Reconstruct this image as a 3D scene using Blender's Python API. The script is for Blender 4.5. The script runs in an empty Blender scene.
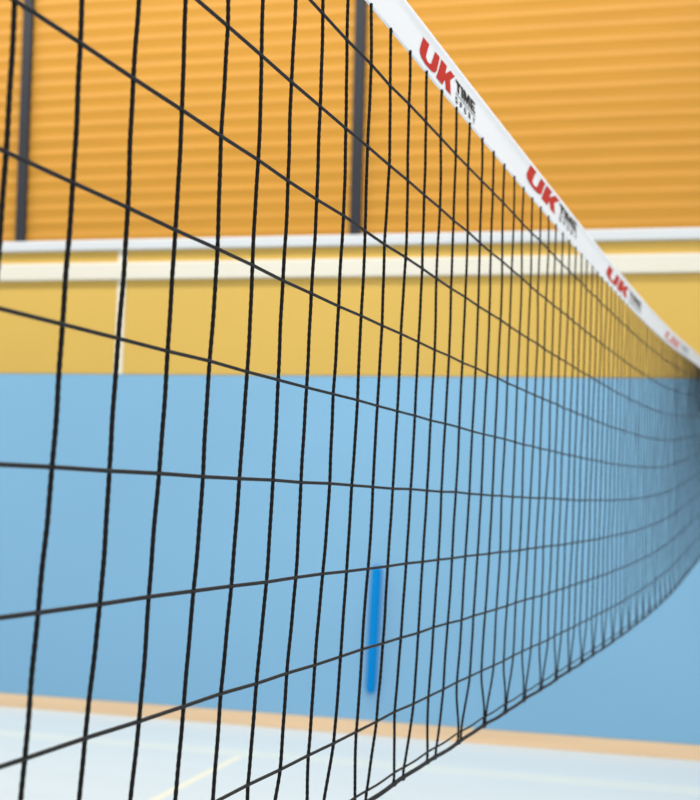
import bpy, bmesh, math, random
from mathutils import Vector, Matrix, noise

random.seed(7)
scene = bpy.context.scene
COL = scene.collection

# ---------------------------------------------------------------- helpers
def lin(r, g, b):
    def f(v):
        v /= 255.0
        return v / 12.92 if v <= 0.04045 else ((v + 0.055) / 1.055) ** 2.4
    return (f(r), f(g), f(b), 1.0)

def mat(name, rgb, rough=0.6, spec=0.3, var=0.06, scale=3.0, stretch=(1, 1, 1), bump=0.0, bump_scale=200.0):
    """Principled material whose colour drifts a little with a noise in object space."""
    m = bpy.data.materials.new(name)
    m.use_nodes = True
    nt = m.node_tree
    b = nt.nodes['Principled BSDF']
    b.inputs['Roughness'].default_value = rough
    b.inputs['Specular IOR Level'].default_value = spec
    tc = nt.nodes.new('ShaderNodeTexCoord')
    mp = nt.nodes.new('ShaderNodeMapping')
    mp.inputs['Scale'].default_value = stretch
    nt.links.new(tc.outputs['Object'], mp.inputs['Vector'])
    n = nt.nodes.new('ShaderNodeTexNoise')
    n.inputs['Scale'].default_value = scale
    n.inputs['Detail'].default_value = 4
    nt.links.new(mp.outputs['Vector'], n.inputs['Vector'])
    r = nt.nodes.new('ShaderNodeValToRGB')
    c = lin(*rgb)
    r.color_ramp.elements[0].position = 0.3
    r.color_ramp.elements[1].position = 0.7
    r.color_ramp.elements[0].color = tuple(min(1, v * (1 - var)) for v in c[:3]) + (1,)
    r.color_ramp.elements[1].color = tuple(min(1, v * (1 + var)) for v in c[:3]) + (1,)
    nt.links.new(n.outputs['Fac'], r.inputs['Fac'])
    nt.links.new(r.outputs['Color'], b.inputs['Base Color'])
    if bump:
        n2 = nt.nodes.new('ShaderNodeTexNoise')
        n2.inputs['Scale'].default_value = bump_scale
        nt.links.new(tc.outputs['Object'], n2.inputs['Vector'])
        bp = nt.nodes.new('ShaderNodeBump')
        bp.inputs['Strength'].default_value = bump
        bp.inputs['Distance'].default_value = 0.002
        nt.links.new(n2.outputs['Fac'], bp.inputs['Height'])
        nt.links.new(bp.outputs['Normal'], b.inputs['Normal'])
    return m

class MB:
    """Collects vertices and faces; build() links them as one mesh object."""
    def __init__(s):
        s.v, s.f, s.m = [], [], []
    def box(s, x0, x1, y0, y1, z0, z1, mi=0):
        i = len(s.v)
        s.v += [(x0, y0, z0), (x1, y0, z0), (x1, y1, z0), (x0, y1, z0), (x0, y0, z1), (x1, y0, z1), (x1, y1, z1), (x0, y1, z1)]
        for q in ((0, 3, 2, 1), (4, 5, 6, 7), (0, 1, 5, 4), (1, 2, 6, 5), (2, 3, 7, 6), (3, 0, 4, 7)):
            s.f.append(tuple(i + k for k in q)); s.m.append(mi)
    def tube(s, pts, rad, sides=6, mi=0, twist=0.0, lobes=0.0):
        """Tube along pts; lobes > 0 makes a twisted two-strand cord with one full turn each `twist` metres."""
        n = len(pts)
        if n < 2:
            return
        i0 = len(s.v)
        run, prev, u = 0.0, None, None
        for k in range(n):
            p = pts[k]
            d = (pts[min(k + 1, n - 1)] - pts[max(k - 1, 0)]).normalized()
            if u is None:
                u = d.orthogonal().normalized()
            u = (u - d * u.dot(d)).normalized()
            w = d.cross(u)
            if prev is not None:
                run += (p - prev).length
            prev = p
            rk = rad(k / (n - 1)) if callable(rad) else rad
            ph = run / twist * math.pi if twist else 0.0
            for j in range(sides):
                a = 2 * math.pi * j / sides
                rr = rk * (1 + lobes * math.cos(2 * (a - ph))) if lobes else rk
                s.v.append(tuple(p + u * (rr * math.cos(a)) + w * (rr * math.sin(a))))
        for k in range(n - 1):
            for j in range(sides):
                a, b = i0 + k * sides + j, i0 + k * sides + (j + 1) % sides
                s.f.append((a, b, b + sides, a + sides)); s.m.append(mi)
        s.f.append(tuple(i0 + j for j in reversed(range(sides)))); s.m.append(mi)
        e = i0 + (n - 1) * sides
        s.f.append(tuple(e + j for j in range(sides))); s.m.append(mi)
    def ball(s, p, rx, ry, rz, mi=0):
        i0 = len(s.v)
        R, S = 4, 6
        s.v.append((p.x, p.y, p.z + rz))
        for a in range(1, R):
            t = math.pi * a / R
            for b in range(S):
                q = 2 * math.pi * b / S
                s.v.append((p.x + rx * math.sin(t) * math.cos(q), p.y + ry * math.sin(t) * math.sin(q), p.z + rz * math.cos(t)))
        s.v.append((p.x, p.y, p.z - rz))
        last = len(s.v) - 1
        for b in range(S):
            c = (b + 1) % S
            s.f.append((i0, i0 + 1 + b, i0 + 1 + c)); s.m.append(mi)
            for a in range(R - 2):
                o = i0 + 1 + a * S
                s.f.append((o + b, o + S + b, o + S + c, o + c)); s.m.append(mi)
            o = i0 + 1 + (R - 2) * S
            s.f.append((o + b, last, o + c)); s.m.append(mi)
    def build(s, name, mats, parent=None, smooth=False, bevel=0.0):
        me = bpy.data.meshes.new(name)
        me.from_pydata(s.v, [], s.f)
        for m in (mats if isinstance(mats, (list, tuple)) else [mats]):
            me.materials.append(m)
        me.polygons.foreach_set('material_index', s.m)
        if smooth:
            me.polygons.foreach_set('use_smooth', [True] * len(s.f))
        me.update()
        o = bpy.data.objects.new(name, me)
        COL.objects.link(o)
        if parent is not None:
            o.parent = parent
            o.matrix_parent_inverse = parent.matrix_world.inverted()
        if bevel:
            b = o.modifiers.new('bevel', 'BEVEL')
            b.width = bevel; b.segments = 2; b.limit_method = 'ANGLE'
        return o

def tag(o, label, cat, group=None, kind=None):
    o['label'] = label; o['category'] = cat
    if group: o['group'] = group
    if kind: o['kind'] = kind
    return o

def empty(name, loc):
    o = bpy.data.objects.new(name, None)
    o.location = loc
    COL.objects.link(o)
    o.matrix_world = Matrix.Translation(loc)
    return o

# ---------------------------------------------------------------- materials
M = {}
M['cord'] = mat('black_net_cord', (22, 20, 19), 0.75, 0.25, 0.25, 60)
M['cord_h'] = mat('black_net_cross_cord', (27, 28, 30), 0.7, 0.3, 0.2, 60)
M['knot'] = mat('net_knot', (40, 49, 60), 0.6, 0.35, 0.2, 80)
M['rope'] = mat('dark_bottom_rope', (34, 36, 40), 0.75, 0.25, 0.4, 40)
M['tape'] = mat('white_band_cloth', (246, 249, 253), 0.7, 0.2, 0.015, 6, (1, 0.3, 1), 0.15, 900)
M['red'] = mat('red_print', (200, 46, 40), 0.6, 0.25, 0.03, 20)
M['black'] = mat('black_print', (16, 19, 22), 0.6, 0.25, 0.1, 20)
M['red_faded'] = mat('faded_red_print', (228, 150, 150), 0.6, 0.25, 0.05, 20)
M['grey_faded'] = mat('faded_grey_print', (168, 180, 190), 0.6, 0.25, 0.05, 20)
M['blue'] = mat('pale_blue_padding', (134, 185, 219), 0.6, 0.25, 0.035, 0.9, (0.6, 1, 1), 0.05, 60)
M['yellow'] = mat('yellow_panel', (217, 180, 91), 0.6, 0.25, 0.02, 1.5)
M['white'] = mat('cream_white_rail', (229, 225, 210), 0.5, 0.3, 0.01, 2)
M['ledge'] = mat('cool_white_ledge', (214, 219, 222), 0.5, 0.3, 0.01, 2)
M['joint'] = mat('white_joint', (232, 224, 202), 0.5, 0.3, 0.01, 2)
M['dark'] = mat('dark_steel', (44, 47, 54), 0.5, 0.4, 0.1, 3)
M['bar'] = mat('vivid_blue', (0, 138, 214), 0.6, 0.1, 0.03, 4)
M['plinth'] = mat('light_wood_plinth', (242, 208, 168), 0.55, 0.3, 0.05, 2, (0.4, 1, 8))
M['line'] = mat('cream_court_line', (240, 236, 216), 0.45, 0.3, 0.01, 3)
M['sideline'] = mat('pale_court_line', (221, 228, 224), 0.45, 0.3, 0.01, 3)
M['paint'] = mat('plain_wall_paint', (222, 184, 93), 0.7, 0.2, 0.02, 1)
M['floor'] = mat('pale_sports_floor', (213, 223, 227), 0.42, 0.3, 0.018, 1.6, (0.25, 2.2, 1))
M['wood'] = mat('golden_timber', (200, 143, 51), 0.5, 0.3, 0.06, 2.5, (0.35, 1, 9))

# ---------------------------------------------------------------- the hall
ZO = 0.105
YW = 9.218
XL, XR = -13.0, 7.0

m = MB(); m.box(XL, XR, -9.0, YW + 0.4, -0.2, 0.0)
floor = tag(m.build('floor', M['floor']), 'pale near white sports hall floor along the bottom of the picture', 'floor', kind='structure')
m = MB(); m.box(-2.82, -2.765, -6.0, 8.12, 0.0, 0.0012); m.build('court_line', M['line'], floor)['label'] = 'cream line running towards the far wall'
m = MB(); m.box(-9.5, 6.5, 8.12, 8.34, 0.0, 0.0012); m.build('sideline', M['sideline'], floor)['label'] = 'wide faint line parallel to the far wall'

m = MB(); m.box(XL, XR, YW + 0.065, YW + 0.4, 0.0, 8.0)
tag(m.build('wall_far', M['paint']), 'plain painted masonry of the far hall wall behind its cladding', 'wall', kind='structure')
m = MB(); m.box(XL, XR, YW - 0.012, YW + 0.06, 0.0, ZO - 0.008)
tag(m.build('baseboard_far', M['plinth'], bevel=0.003), 'light orange wood baseboard between the blue wall padding and the floor', 'baseboard', kind='structure')

ZB = 2.43 + ZO
m = MB(); m.box(XL, XR, YW, YW + 0.06, ZO - 0.008, ZB - 0.004)
tag(m.build('wall_padding', M['blue'], bevel=0.004), 'wide pale blue padding covering the lower half of the far wall', 'wall padding')

XJ = -4.255
for x0, x1, lab in ((XL, XJ - 0.034, 'yellow wall panel above the blue padding, left of the white vertical joint strip'),
                    (XJ + 0.034, XR, 'long yellow wall panel above the blue padding, right of the white vertical joint strip')):
    m = MB(); m.box(x0, x1, YW + 0.008, YW + 0.06, ZB, 3.366 + ZO)
    tag(m.build('wall_panel', M['yellow'], bevel=0.003), lab, 'wall panel', 'yellow panels above the blue padding')
m = MB(); m.box(XJ - 0.034, XJ + 0.034, YW + 0.002, YW + 0.06, ZB, 3.366 + ZO)
tag(m.build('joint_strip', M['joint'], bevel=0.003), 'thin white vertical strip between the two yellow wall panels', 'strip')

m = MB(); m.box(XL, XR, YW - 0.03, YW + 0.06, 3.366 + ZO, 3.447 + ZO)
tag(m.build('wall_ledge', M['ledge'], bevel=0.012), 'narrow cool white ledge directly under the timber cladding', 'ledge')
m = MB(); m.box(XL, XR, YW - 0.03, YW + 0.008, 3.14 + ZO, 3.273 + ZO)
tag(m.build('wall_rail', M['white'], bevel=0.012), 'broad cream white rail across the yellow panels, below the narrower ledge', 'rail')

# timber cladding: rounded boards, one bay between each two posts
PITCH = 0.1065
Z0, NB = 3.452 + ZO, 40
POSTX = [-5.109, -2.424]
def cladding(x0, x1, label):
    m = MB()
    prof = []
    for b in range(NB):
        for t in (0.0, 0.1, 0.2, 0.27, 0.33, 0.40, 0.50, 0.60, 0.66, 0.72, 0.80, 0.9):
            # a shallow wave: each board leans out over its lower part and back over its upper part
            if t < 0.30: d = 0.35 + 0.65 * (t / 0.30)
            elif t < 0.69: d = 1 - (t - 0.30) / 0.39
            else: d = 0.35 * (t - 0.69) / 0.31
            prof.append((YW + 0.016 - 0.0075 * d, Z0 + PITCH * (b + t)))
    prof.append((YW + 0.022, Z0 + PITCH * NB))
    n = len(prof)
    nx = 2
    for k in range(nx):
        x = x0 + (x1 - x0) * k / (nx - 1)
        for y, z in prof:
            m.v.append((x, y, z))
    for i in range(n - 1):
        m.f.append((i, n + i, n + i + 1, i + 1)); m.m.append(0)
    b0 = len(m.v)
    for x in (x0, x1):
        m.v += [(x, YW + 0.06, Z0), (x, YW + 0.06, Z0 + PITCH * NB)]
    m.f += [(b0, b0 + 1, b0 + 3, b0 + 2), (n - 1, 2 * n - 1, b0 + 3, b0 + 1), (0, b0, b0 + 2, n)]
    m.m += [0, 0, 0]
    m.f += [tuple(range(n)) + (b0 + 1, b0), tuple(range(2 * n - 1, n - 1, -1)) + (b0 + 2, b0 + 3)]
    m.m += [0, 0]
    o = m.build('timber_cladding', M['wood'])
    return tag(o, label, 'wall cladding', 'bays of timber cladding between the dark posts')
hw = 0.038
cladding(XL, POSTX[0] - hw, 'narrow sliver of golden timber cladding left of both dark posts')
cladding(POSTX[0] + hw, POSTX[1] - hw, 'bay of ribbed golden timber cladding between the two dark posts')
cladding(POSTX[1] + hw, XR, 'bay of ribbed golden timber cladding right of both dark posts, behind the white net band')
for px, lab in ((POSTX[0], 'slim dark upright post at the left end of the timber cladding'),
                (POSTX[1], 'slim dark upright post in the timber cladding beside the start of the white net band')):
    m = MB(); m.box(px - hw, px + hw, YW - 0.03, YW + 0.06, Z0, Z0 + PITCH * NB)
    tag(m.build('wall_post', M['dark'], bevel=0.004), lab, 'post', 'dark posts in the timber cladding')

# blue bar on the padding: a long rounded grip with two stand-off mounts
top = Vector((-2.197, YW - 0.03, 1.085 + ZO)); bot = Vector((-2.221, YW - 0.03, 0.188 + ZO))
bar = empty('wall_bar', (bot.x, YW - 0.03, bot.z))
m = MB()
pts, R, NC = [], 0.035, 6
d = (top - bot).normalized(); L = (top - bot).length
prof = [(R - R * math.cos(math.pi / 2 * k / NC), R * math.sin(math.pi / 2 * k / NC)) for k in range(NC + 1)]
prof = [(a, max(r, 0.0015)) for a, r in prof]
stations = prof + [(L - a, r) for a, r in reversed(prof)]
pts = [bot + d * a for a, r in stations]
rads = [r for a, r in stations]
m.tube(pts, lambda t: rads[round(t * (len(rads) - 1))], 20)
m.build('grip', M['bar'], bar, smooth=True)
for t in (0.12, 0.88):
    p = bot.lerp(top, t)
    m = MB(); m.tube([Vector((p.x, YW - 0.012, p.z)), Vector((p.x, YW, p.z))], 0.018, 14)
    m.build('mount', M['bar'], bar, smooth=False)
tag(bar, 'short vivid blue upright bar with rounded ends on the pale blue wall padding', 'bar')

# ---------------------------------------------------------------- the volleyball net
Q = [-0.01545372, -0.0140486, -0.01269079, 0.09033592, -0.03855089, 0.01729013, -0.01442232, 0.06774194, 2.298029,
     -0.0675365, -0.06865436, 0.008655611, 0.01971419, 0.0006247194, -0.003102562, 0.06449462]
def surf(c, r):
    """Point of the hanging net: c counts 10 cm columns along it, r rows down from the headband; it sags mid-span and bellies slightly."""
    t, s = c / 40.0, (r - 5) / 5.0
    g = min(t, 1.5)
    e = t - g                                # past 6 m the net runs on straight
    x = Q[0]*s + Q[1]*s*s + Q[2]*t*s + Q[3]*(g*g + 2*g*e) + Q[4]*(g**3 + 3*g*g*e) + Q[5]*t*s*s + Q[12]*t*t*s + Q[13]*s**3
    y = 0.1*c + Q[6]*s + Q[7]*t*s + Q[14]*s*s
    z = Q[8] + Q[9]*t + Q[10]*(g*g + 2*g*e) + Q[15]*(g**3 + 3*g*g*e) - (0.1 + Q[11]) * (r - 1)
    return Vector((x, y, z + ZO))

R0 = -0.28
def band_r(v, c):
    R1 = 0.29 + 0.05 * min(max((c - 9) / 11.0, 0.0), 1.0)      # the band is a touch narrower towards its near end
    return R1 + (R0 - R1) * v

C0, C1 = -9, 89
net = empty('volleyball_net', surf(C0, 10))
tag(net, 'black square mesh volleyball net with a white printed top band, receding to the right', 'net')

jit = {}
for c in range(C0, C1 + 1):
    for r in range(1, 11):
        k = 0.4 if c < 4 else 0.8
        jit[c, r] = Vector((random.gauss(0, .0010 * k), random.gauss(0, .0007 * k), random.gauss(0, .0007 * k)))
        if r == 10: jit[c, r] *= 0
def node(c, r):
    return surf(c, r) + jit[c, r]

# lower edge: neighbouring cords are drawn together in pairs where they are lashed to the bottom rope
def gather(c):
    a = 0.5 if c < 9 else (0.52 if c < 16 else 0.93)
    return (1 if c % 2 == 0 else -1) * 0.05 * a * random.uniform(0.9, 1.06)
gat = {c: gather(c) for c in range(C0, C1 + 1)}
RL = 9.85                                   # the thin lacing cord runs just above the rope

m = MB()
for c in range(C0, C1 + 1):
    near = c <= 18
    step = 0.0028 if near else 0.012
    ph = [random.uniform(0, 6.28) for _ in range(4)]
    am = [random.uniform(0.5, 1.2) for _ in range(4)]
    n = int(1.05 / step)
    pts = []
    for k in range(n + 1):
        r0 = band_r(0, c) - 0.01
        r = r0 + (10.0 - r0) * k / n
        p = surf(c, r)
        if r >= 1:
            a = min(int(r), 9); f = r - a
            p = p + jit[c, a].lerp(jit[c, a + 1], f)
            e = math.sin(math.pi * f)
        else:
            p = p + jit[c, 1] * r
            e = math.sin(math.pi * r)
        # slight kinks of the cord between its knots
        w = (0.0005 if c < 5 else 0.0009 if c < 10 else 0.0013) * (am[0] * math.sin(1.7 * r + ph[0]) + am[1] * math.sin(3.3 * r + ph[1])) + 0.0005 * am[2] * math.sin(9 * r + ph[2])
        p.y += w * (0.35 + 0.65 * abs(e))
        p.x += 0.0005 * am[3] * math.sin(2.6 * r + ph[3])
        if r > 9:
            t = (r - 9) / 0.88
            t = min(t, 1.0)
            sm = t * t * (3 - 2 * t) if c >= 16 else t ** 1.2
            p.y += gat[c] * sm
        pts.append(p)
    m.tube(pts, 0.0021, 8 if near else 5, 0, 0.0085 if near else 0, 0.11 if near else 0)
for r in range(1, 10):
    pts = []
    for c in range(C0, C1):
        a, b = node(c, r), node(c + 1, r)
        mid = surf(c + 0.5, r) - (surf(c, r) + surf(c + 1, r)) * 0.5
        for k in range(5):
            f = k / 5.0
            pts.append(a.lerp(b, f) + mid * (4 * f * (1 - f)))
    pts.append(node(C1, r))
    m.tube(pts, 0.00195, 6, 1)
for c in range(C0, C1 + 1):
    for r in range(1, 10):
        m.ball(node(c, r), 0.0028, 0.0027, 0.0029, 2)
    p = surf(c, band_r(0, c) + 0.035); m.ball(p, 0.0022, 0.0022, 0.003, 0)
netting = m.build('netting', [M['cord'], M['cord_h'], M['knot']], net, smooth=True)
netting['label'] = 'black knotted square mesh'

# thick bottom rope with lashings, and the thin lacing cord above it
m = MB()
pts = []
for c in range(C0, C1):
    for k in range(8):
        cc = c + k / 8.0
        p = surf(cc, 10.0); p.z += 0.0006 * math.sin(cc * 3.1) - 0.001 * math.sin(cc * 1.3); pts.append(p)
pts.append(surf(C1, 10.0))
m.tube(pts, lambda t: 0.0033, 8, 0)
for c in range(C0, C1 + 1):
    # lashings around the rope where the cords meet it
    if c >= 16 and c % 2: continue
    q = c + (gat[c] / 0.1)
    L = 0.07 if c < 16 else 0.16
    m.tube([surf(q + L * (k / 6.0 - 0.5), 10.0) for k in range(7)], lambda t: 0.0034 + (0.0009 if c < 16 else 0.0016) * math.sin(math.pi * t), 8, 0)
rope = m.build('bottom_rope', M['rope'], net, smooth=True)
m = MB()
pts = []
for c in range(C0, C1):
    for k in range(6):
        cc = c + k / 6.0
        p = surf(cc, RL); p.z += 0.0008 * math.sin(cc * math.pi + 0.6); pts.append(p)
m.tube(pts, 0.0018, 6, 0)
m.build('lacing_cord', M['cord_h'], net, smooth=True)

# headband: doubled white cloth, rounded over the head cable at its top
def wrinkle(c, v):
    return 0.0016 * noise.noise(Vector((c * 0.55, v * 1.6, 3.1))) * math.sin(math.pi * min(max(v, 0), 1)) ** 0.5
def band_face(c, v, off=0.0):
    """Point on the camera-side face of the band; v = 0 at its lower edge, 1 at the top."""
    half = 0.0019 + 0.0026 * max(0.0, 1 - abs(v - 0.93) / 0.14) ** 0.8
    p = surf(c, band_r(v, c))
    return p + Vector((half + wrinkle(c, v) + off - 0.0022, 0, 0))
def band_back(c, v):
    half = 0.0019 + 0.0026 * max(0.0, 1 - abs(v - 0.93) / 0.14) ** 0.8
    return surf(c, band_r(v, c)) + Vector((-half + wrinkle(c, v) - 0.0022, 0, 0))
m = MB()
VS = [0.0, 0.015, 0.1, 0.2, 0.35, 0.5, 0.65, 0.78, 0.84, 0.88, 0.93, 0.97, 0.99]
ring = None
NU = (C1 - C0) * 3
for i in range(NU + 1):
    c = C0 + i / 3.0
    loop = [band_face(c, v) for v in VS]
    loop.append(surf(c, band_r(1.0, c)) + Vector((wrinkle(c, 1.0) - 0.0022, 0, 0)))
    loop += [band_back(c, v) for v in reversed(VS)]
    k0 = len(m.v); m.v += [tuple(p) for p in loop]
    L = len(loop)
    if i:
        for j in range(L):
            a, b = k0 - L + j, k0 - L + (j + 1) % L
            m.f.append((a, b, b + L, a + L)); m.m.append(0)
    if i in (0, NU):
        m.f.append(tuple(range(k0, k0 + L)) if i else tuple(reversed(range(k0, k0 + L)))); m.m.append(0)
band = m.build('headband', M['tape'], net, smooth=True)
band['label'] = 'white cloth top band with printed logos'

# printed logos: polygons given as (x, v); x runs over 133..502, v is the height within the band
RED = [
    [(157, .67), (192, .67), (171, .30), (172, .24), (181, .205), (193, .215), (200, .26), (226, .67), (254, .67), (233, .24),
     (224, .155), (208, .105), (186, .085), (164, .09), (146, .125), (136, .19), (135, .28)],
    [(264, .67), (299, .67), (287, .43), (322, .67), (354, .67), (319, .42), (327, .08), (293, .08), (287, .30), (270, .08), (231, .08)],
]
def rect(x0, x1, v0, v1): return [(x0, v0), (x1, v0), (x1, v1), (x0, v1)]
A, B = .345, .635
BLK = [
    rect(358, 394, B - .075, B), rect(369, 383, A, B - .075),                                     # T
    rect(398, 411, A, B),                                                                         # I
    [(415, A), (426, A), (426, B - .10), (434, A), (441, A), (449, B - .10), (449, A), (460, A), (460, B), (445, B), (437.5, A + .12), (430, B), (415, B)],  # M
    rect(465, 477, A, B), rect(477, 501, B - .065, B), rect(477, 497, .447, .507), rect(477, 501, A, A + .065),     # E
    rect(358, 502, .268, .29),                                                                   # rule
]
a, b = .055, .205
h = b - a
def seg(x, w, *bars):
    return [rect(x + w * q[0], x + w * q[1], a + h * q[2], a + h * q[3]) for q in bars]
BLK += seg(359, 14, (0, 1, .82, 1), (0, .3, .58, .82), (0, 1, .40, .58), (.7, 1, .18, .40), (0, 1, 0, .18))                       # S
BLK += seg(390, 14, (0, .3, 0, 1), (.3, 1, .82, 1), (.72, 1, .55, .82), (.3, 1, .38, .55))                                        # P
BLK += seg(420, 15, (0, .28, .12, .88), (.72, 1, .12, .88), (.1, .9, .84, 1), (.1, .9, 0, .16))                                   # O
BLK += seg(452, 14, (0, .3, 0, 1), (.3, 1, .82, 1), (.72, 1, .55, .82), (.3, 1, .38, .55), (.62, .95, 0, .38))                    # R
BLK += seg(484, 15, (0, 1, .8, 1), (.35, .65, 0, .8))                                                                             # T
def logo(ca, cb, dv, red, black, label):
    bm = bmesh.new()
    for polys, mi in ((RED, 0), (BLK, 1)):
        for poly in polys:
            f = bm.faces.new([bm.verts.new((x, v * 100, 0)) for x, v in poly]); f.material_index = mi
            f.normal_update()
            if f.normal.z < 0: f.normal_flip()
    bmesh.ops.triangulate(bm, faces=bm.faces[:])
    bmesh.ops.subdivide_edges(bm, edges=[e for e in bm.edges if e.calc_length() > 6], cuts=3, use_grid_fill=True)
    bmesh.ops.triangulate(bm, faces=bm.faces[:])
    for vt in bm.verts:
        c = ca + (cb - ca) * (vt.co.x - 133) / (502 - 133)
        vt.co = band_face(c, vt.co.y / 100 + dv, 0.0007)
    me = bpy.data.meshes.new('printed_logo'); bm.to_mesh(me); bm.free()
    me.materials.append(red); me.materials.append(black)
    o = bpy.data.objects.new('printed_logo', me); COL.objects.link(o)
    o.parent = band; o.matrix_parent_inverse = band.matrix_world.inverted()
    o['label'] = label
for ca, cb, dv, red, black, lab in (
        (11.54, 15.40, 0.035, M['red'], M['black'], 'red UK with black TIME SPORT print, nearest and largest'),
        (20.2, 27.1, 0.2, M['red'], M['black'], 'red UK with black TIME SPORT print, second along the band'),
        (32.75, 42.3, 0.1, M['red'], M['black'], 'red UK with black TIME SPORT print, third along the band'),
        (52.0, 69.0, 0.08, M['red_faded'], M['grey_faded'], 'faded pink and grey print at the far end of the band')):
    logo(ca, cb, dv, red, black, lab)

# ---------------------------------------------------------------- light: unseen area lights overhead, daylight all around
w = bpy.data.worlds.new('hall_daylight'); scene.world = w
w.use_nodes = True
bg = w.node_tree.nodes['Background']
bg.inputs['Color'].default_value = (0.94, 0.97, 1.0, 1)
bg.inputs['Strength'].default_value = 0.50
def lamp(name, x, y, z, sx, sy, power, col=(1, .97, .93)):
    l = bpy.data.lights.new(name, 'AREA'); l.shape = 'RECTANGLE'; l.size = sx; l.size_y = sy
    l.energy = power; l.color = col
    o = bpy.data.objects.new(name, l); o.location = (x, y, z); COL.objects.link(o)
    return o
for x, y, z, e in ((-6.0, 7.0, 7.2, 590), (5.0, 2.0, 7.6, 560), (5.0, -2.5, 7.6, 460)):  # first row added to brighten the upper wall; others placed to light the band
    lamp('overhead_light', x, y, z, 14, 0.8, e)

# ---------------------------------------------------------------- camera
F, CX, CY, CZ, YAW, PIT, ROL = 1473.92, .522796, -.90748, 1.756941, .28415062, .0472540, .02554200
fwd = Vector((-math.sin(YAW) * math.cos(PIT), math.cos(YAW) * math.cos(PIT), math.sin(PIT)))
right = Vector((math.cos(YAW), math.sin(YAW), 0)); up = right.cross(fwd)
r2 = right * math.cos(ROL) + up * math.sin(ROL); u2 = -right * math.sin(ROL) + up * math.cos(ROL)
cd = bpy.data.cameras.new('camera'); cam = bpy.data.objects.new('camera', cd); COL.objects.link(cam)
mw = Matrix((r2, u2, -fwd)).transposed().to_4x4(); mw.translation = (CX, CY, CZ + ZO)
cam.matrix_world = mw
cd.sensor_fit = 'AUTO'; cd.sensor_width = 36.0; cd.lens = F * 36.0 / 800.0
cd.clip_start = 0.02; cd.clip_end = 100
cd.dof.use_dof = True
cd.dof.focus_distance = 1.68
cd.dof.aperture_fstop = cd.lens / 7.2
scene.camera = cam

vs = scene.view_settings
vs.view_transform = 'Standard'; vs.look = 'None'; vs.gamma = 1.0; vs.exposure = -0.17; vs.use_curve_mapping = False
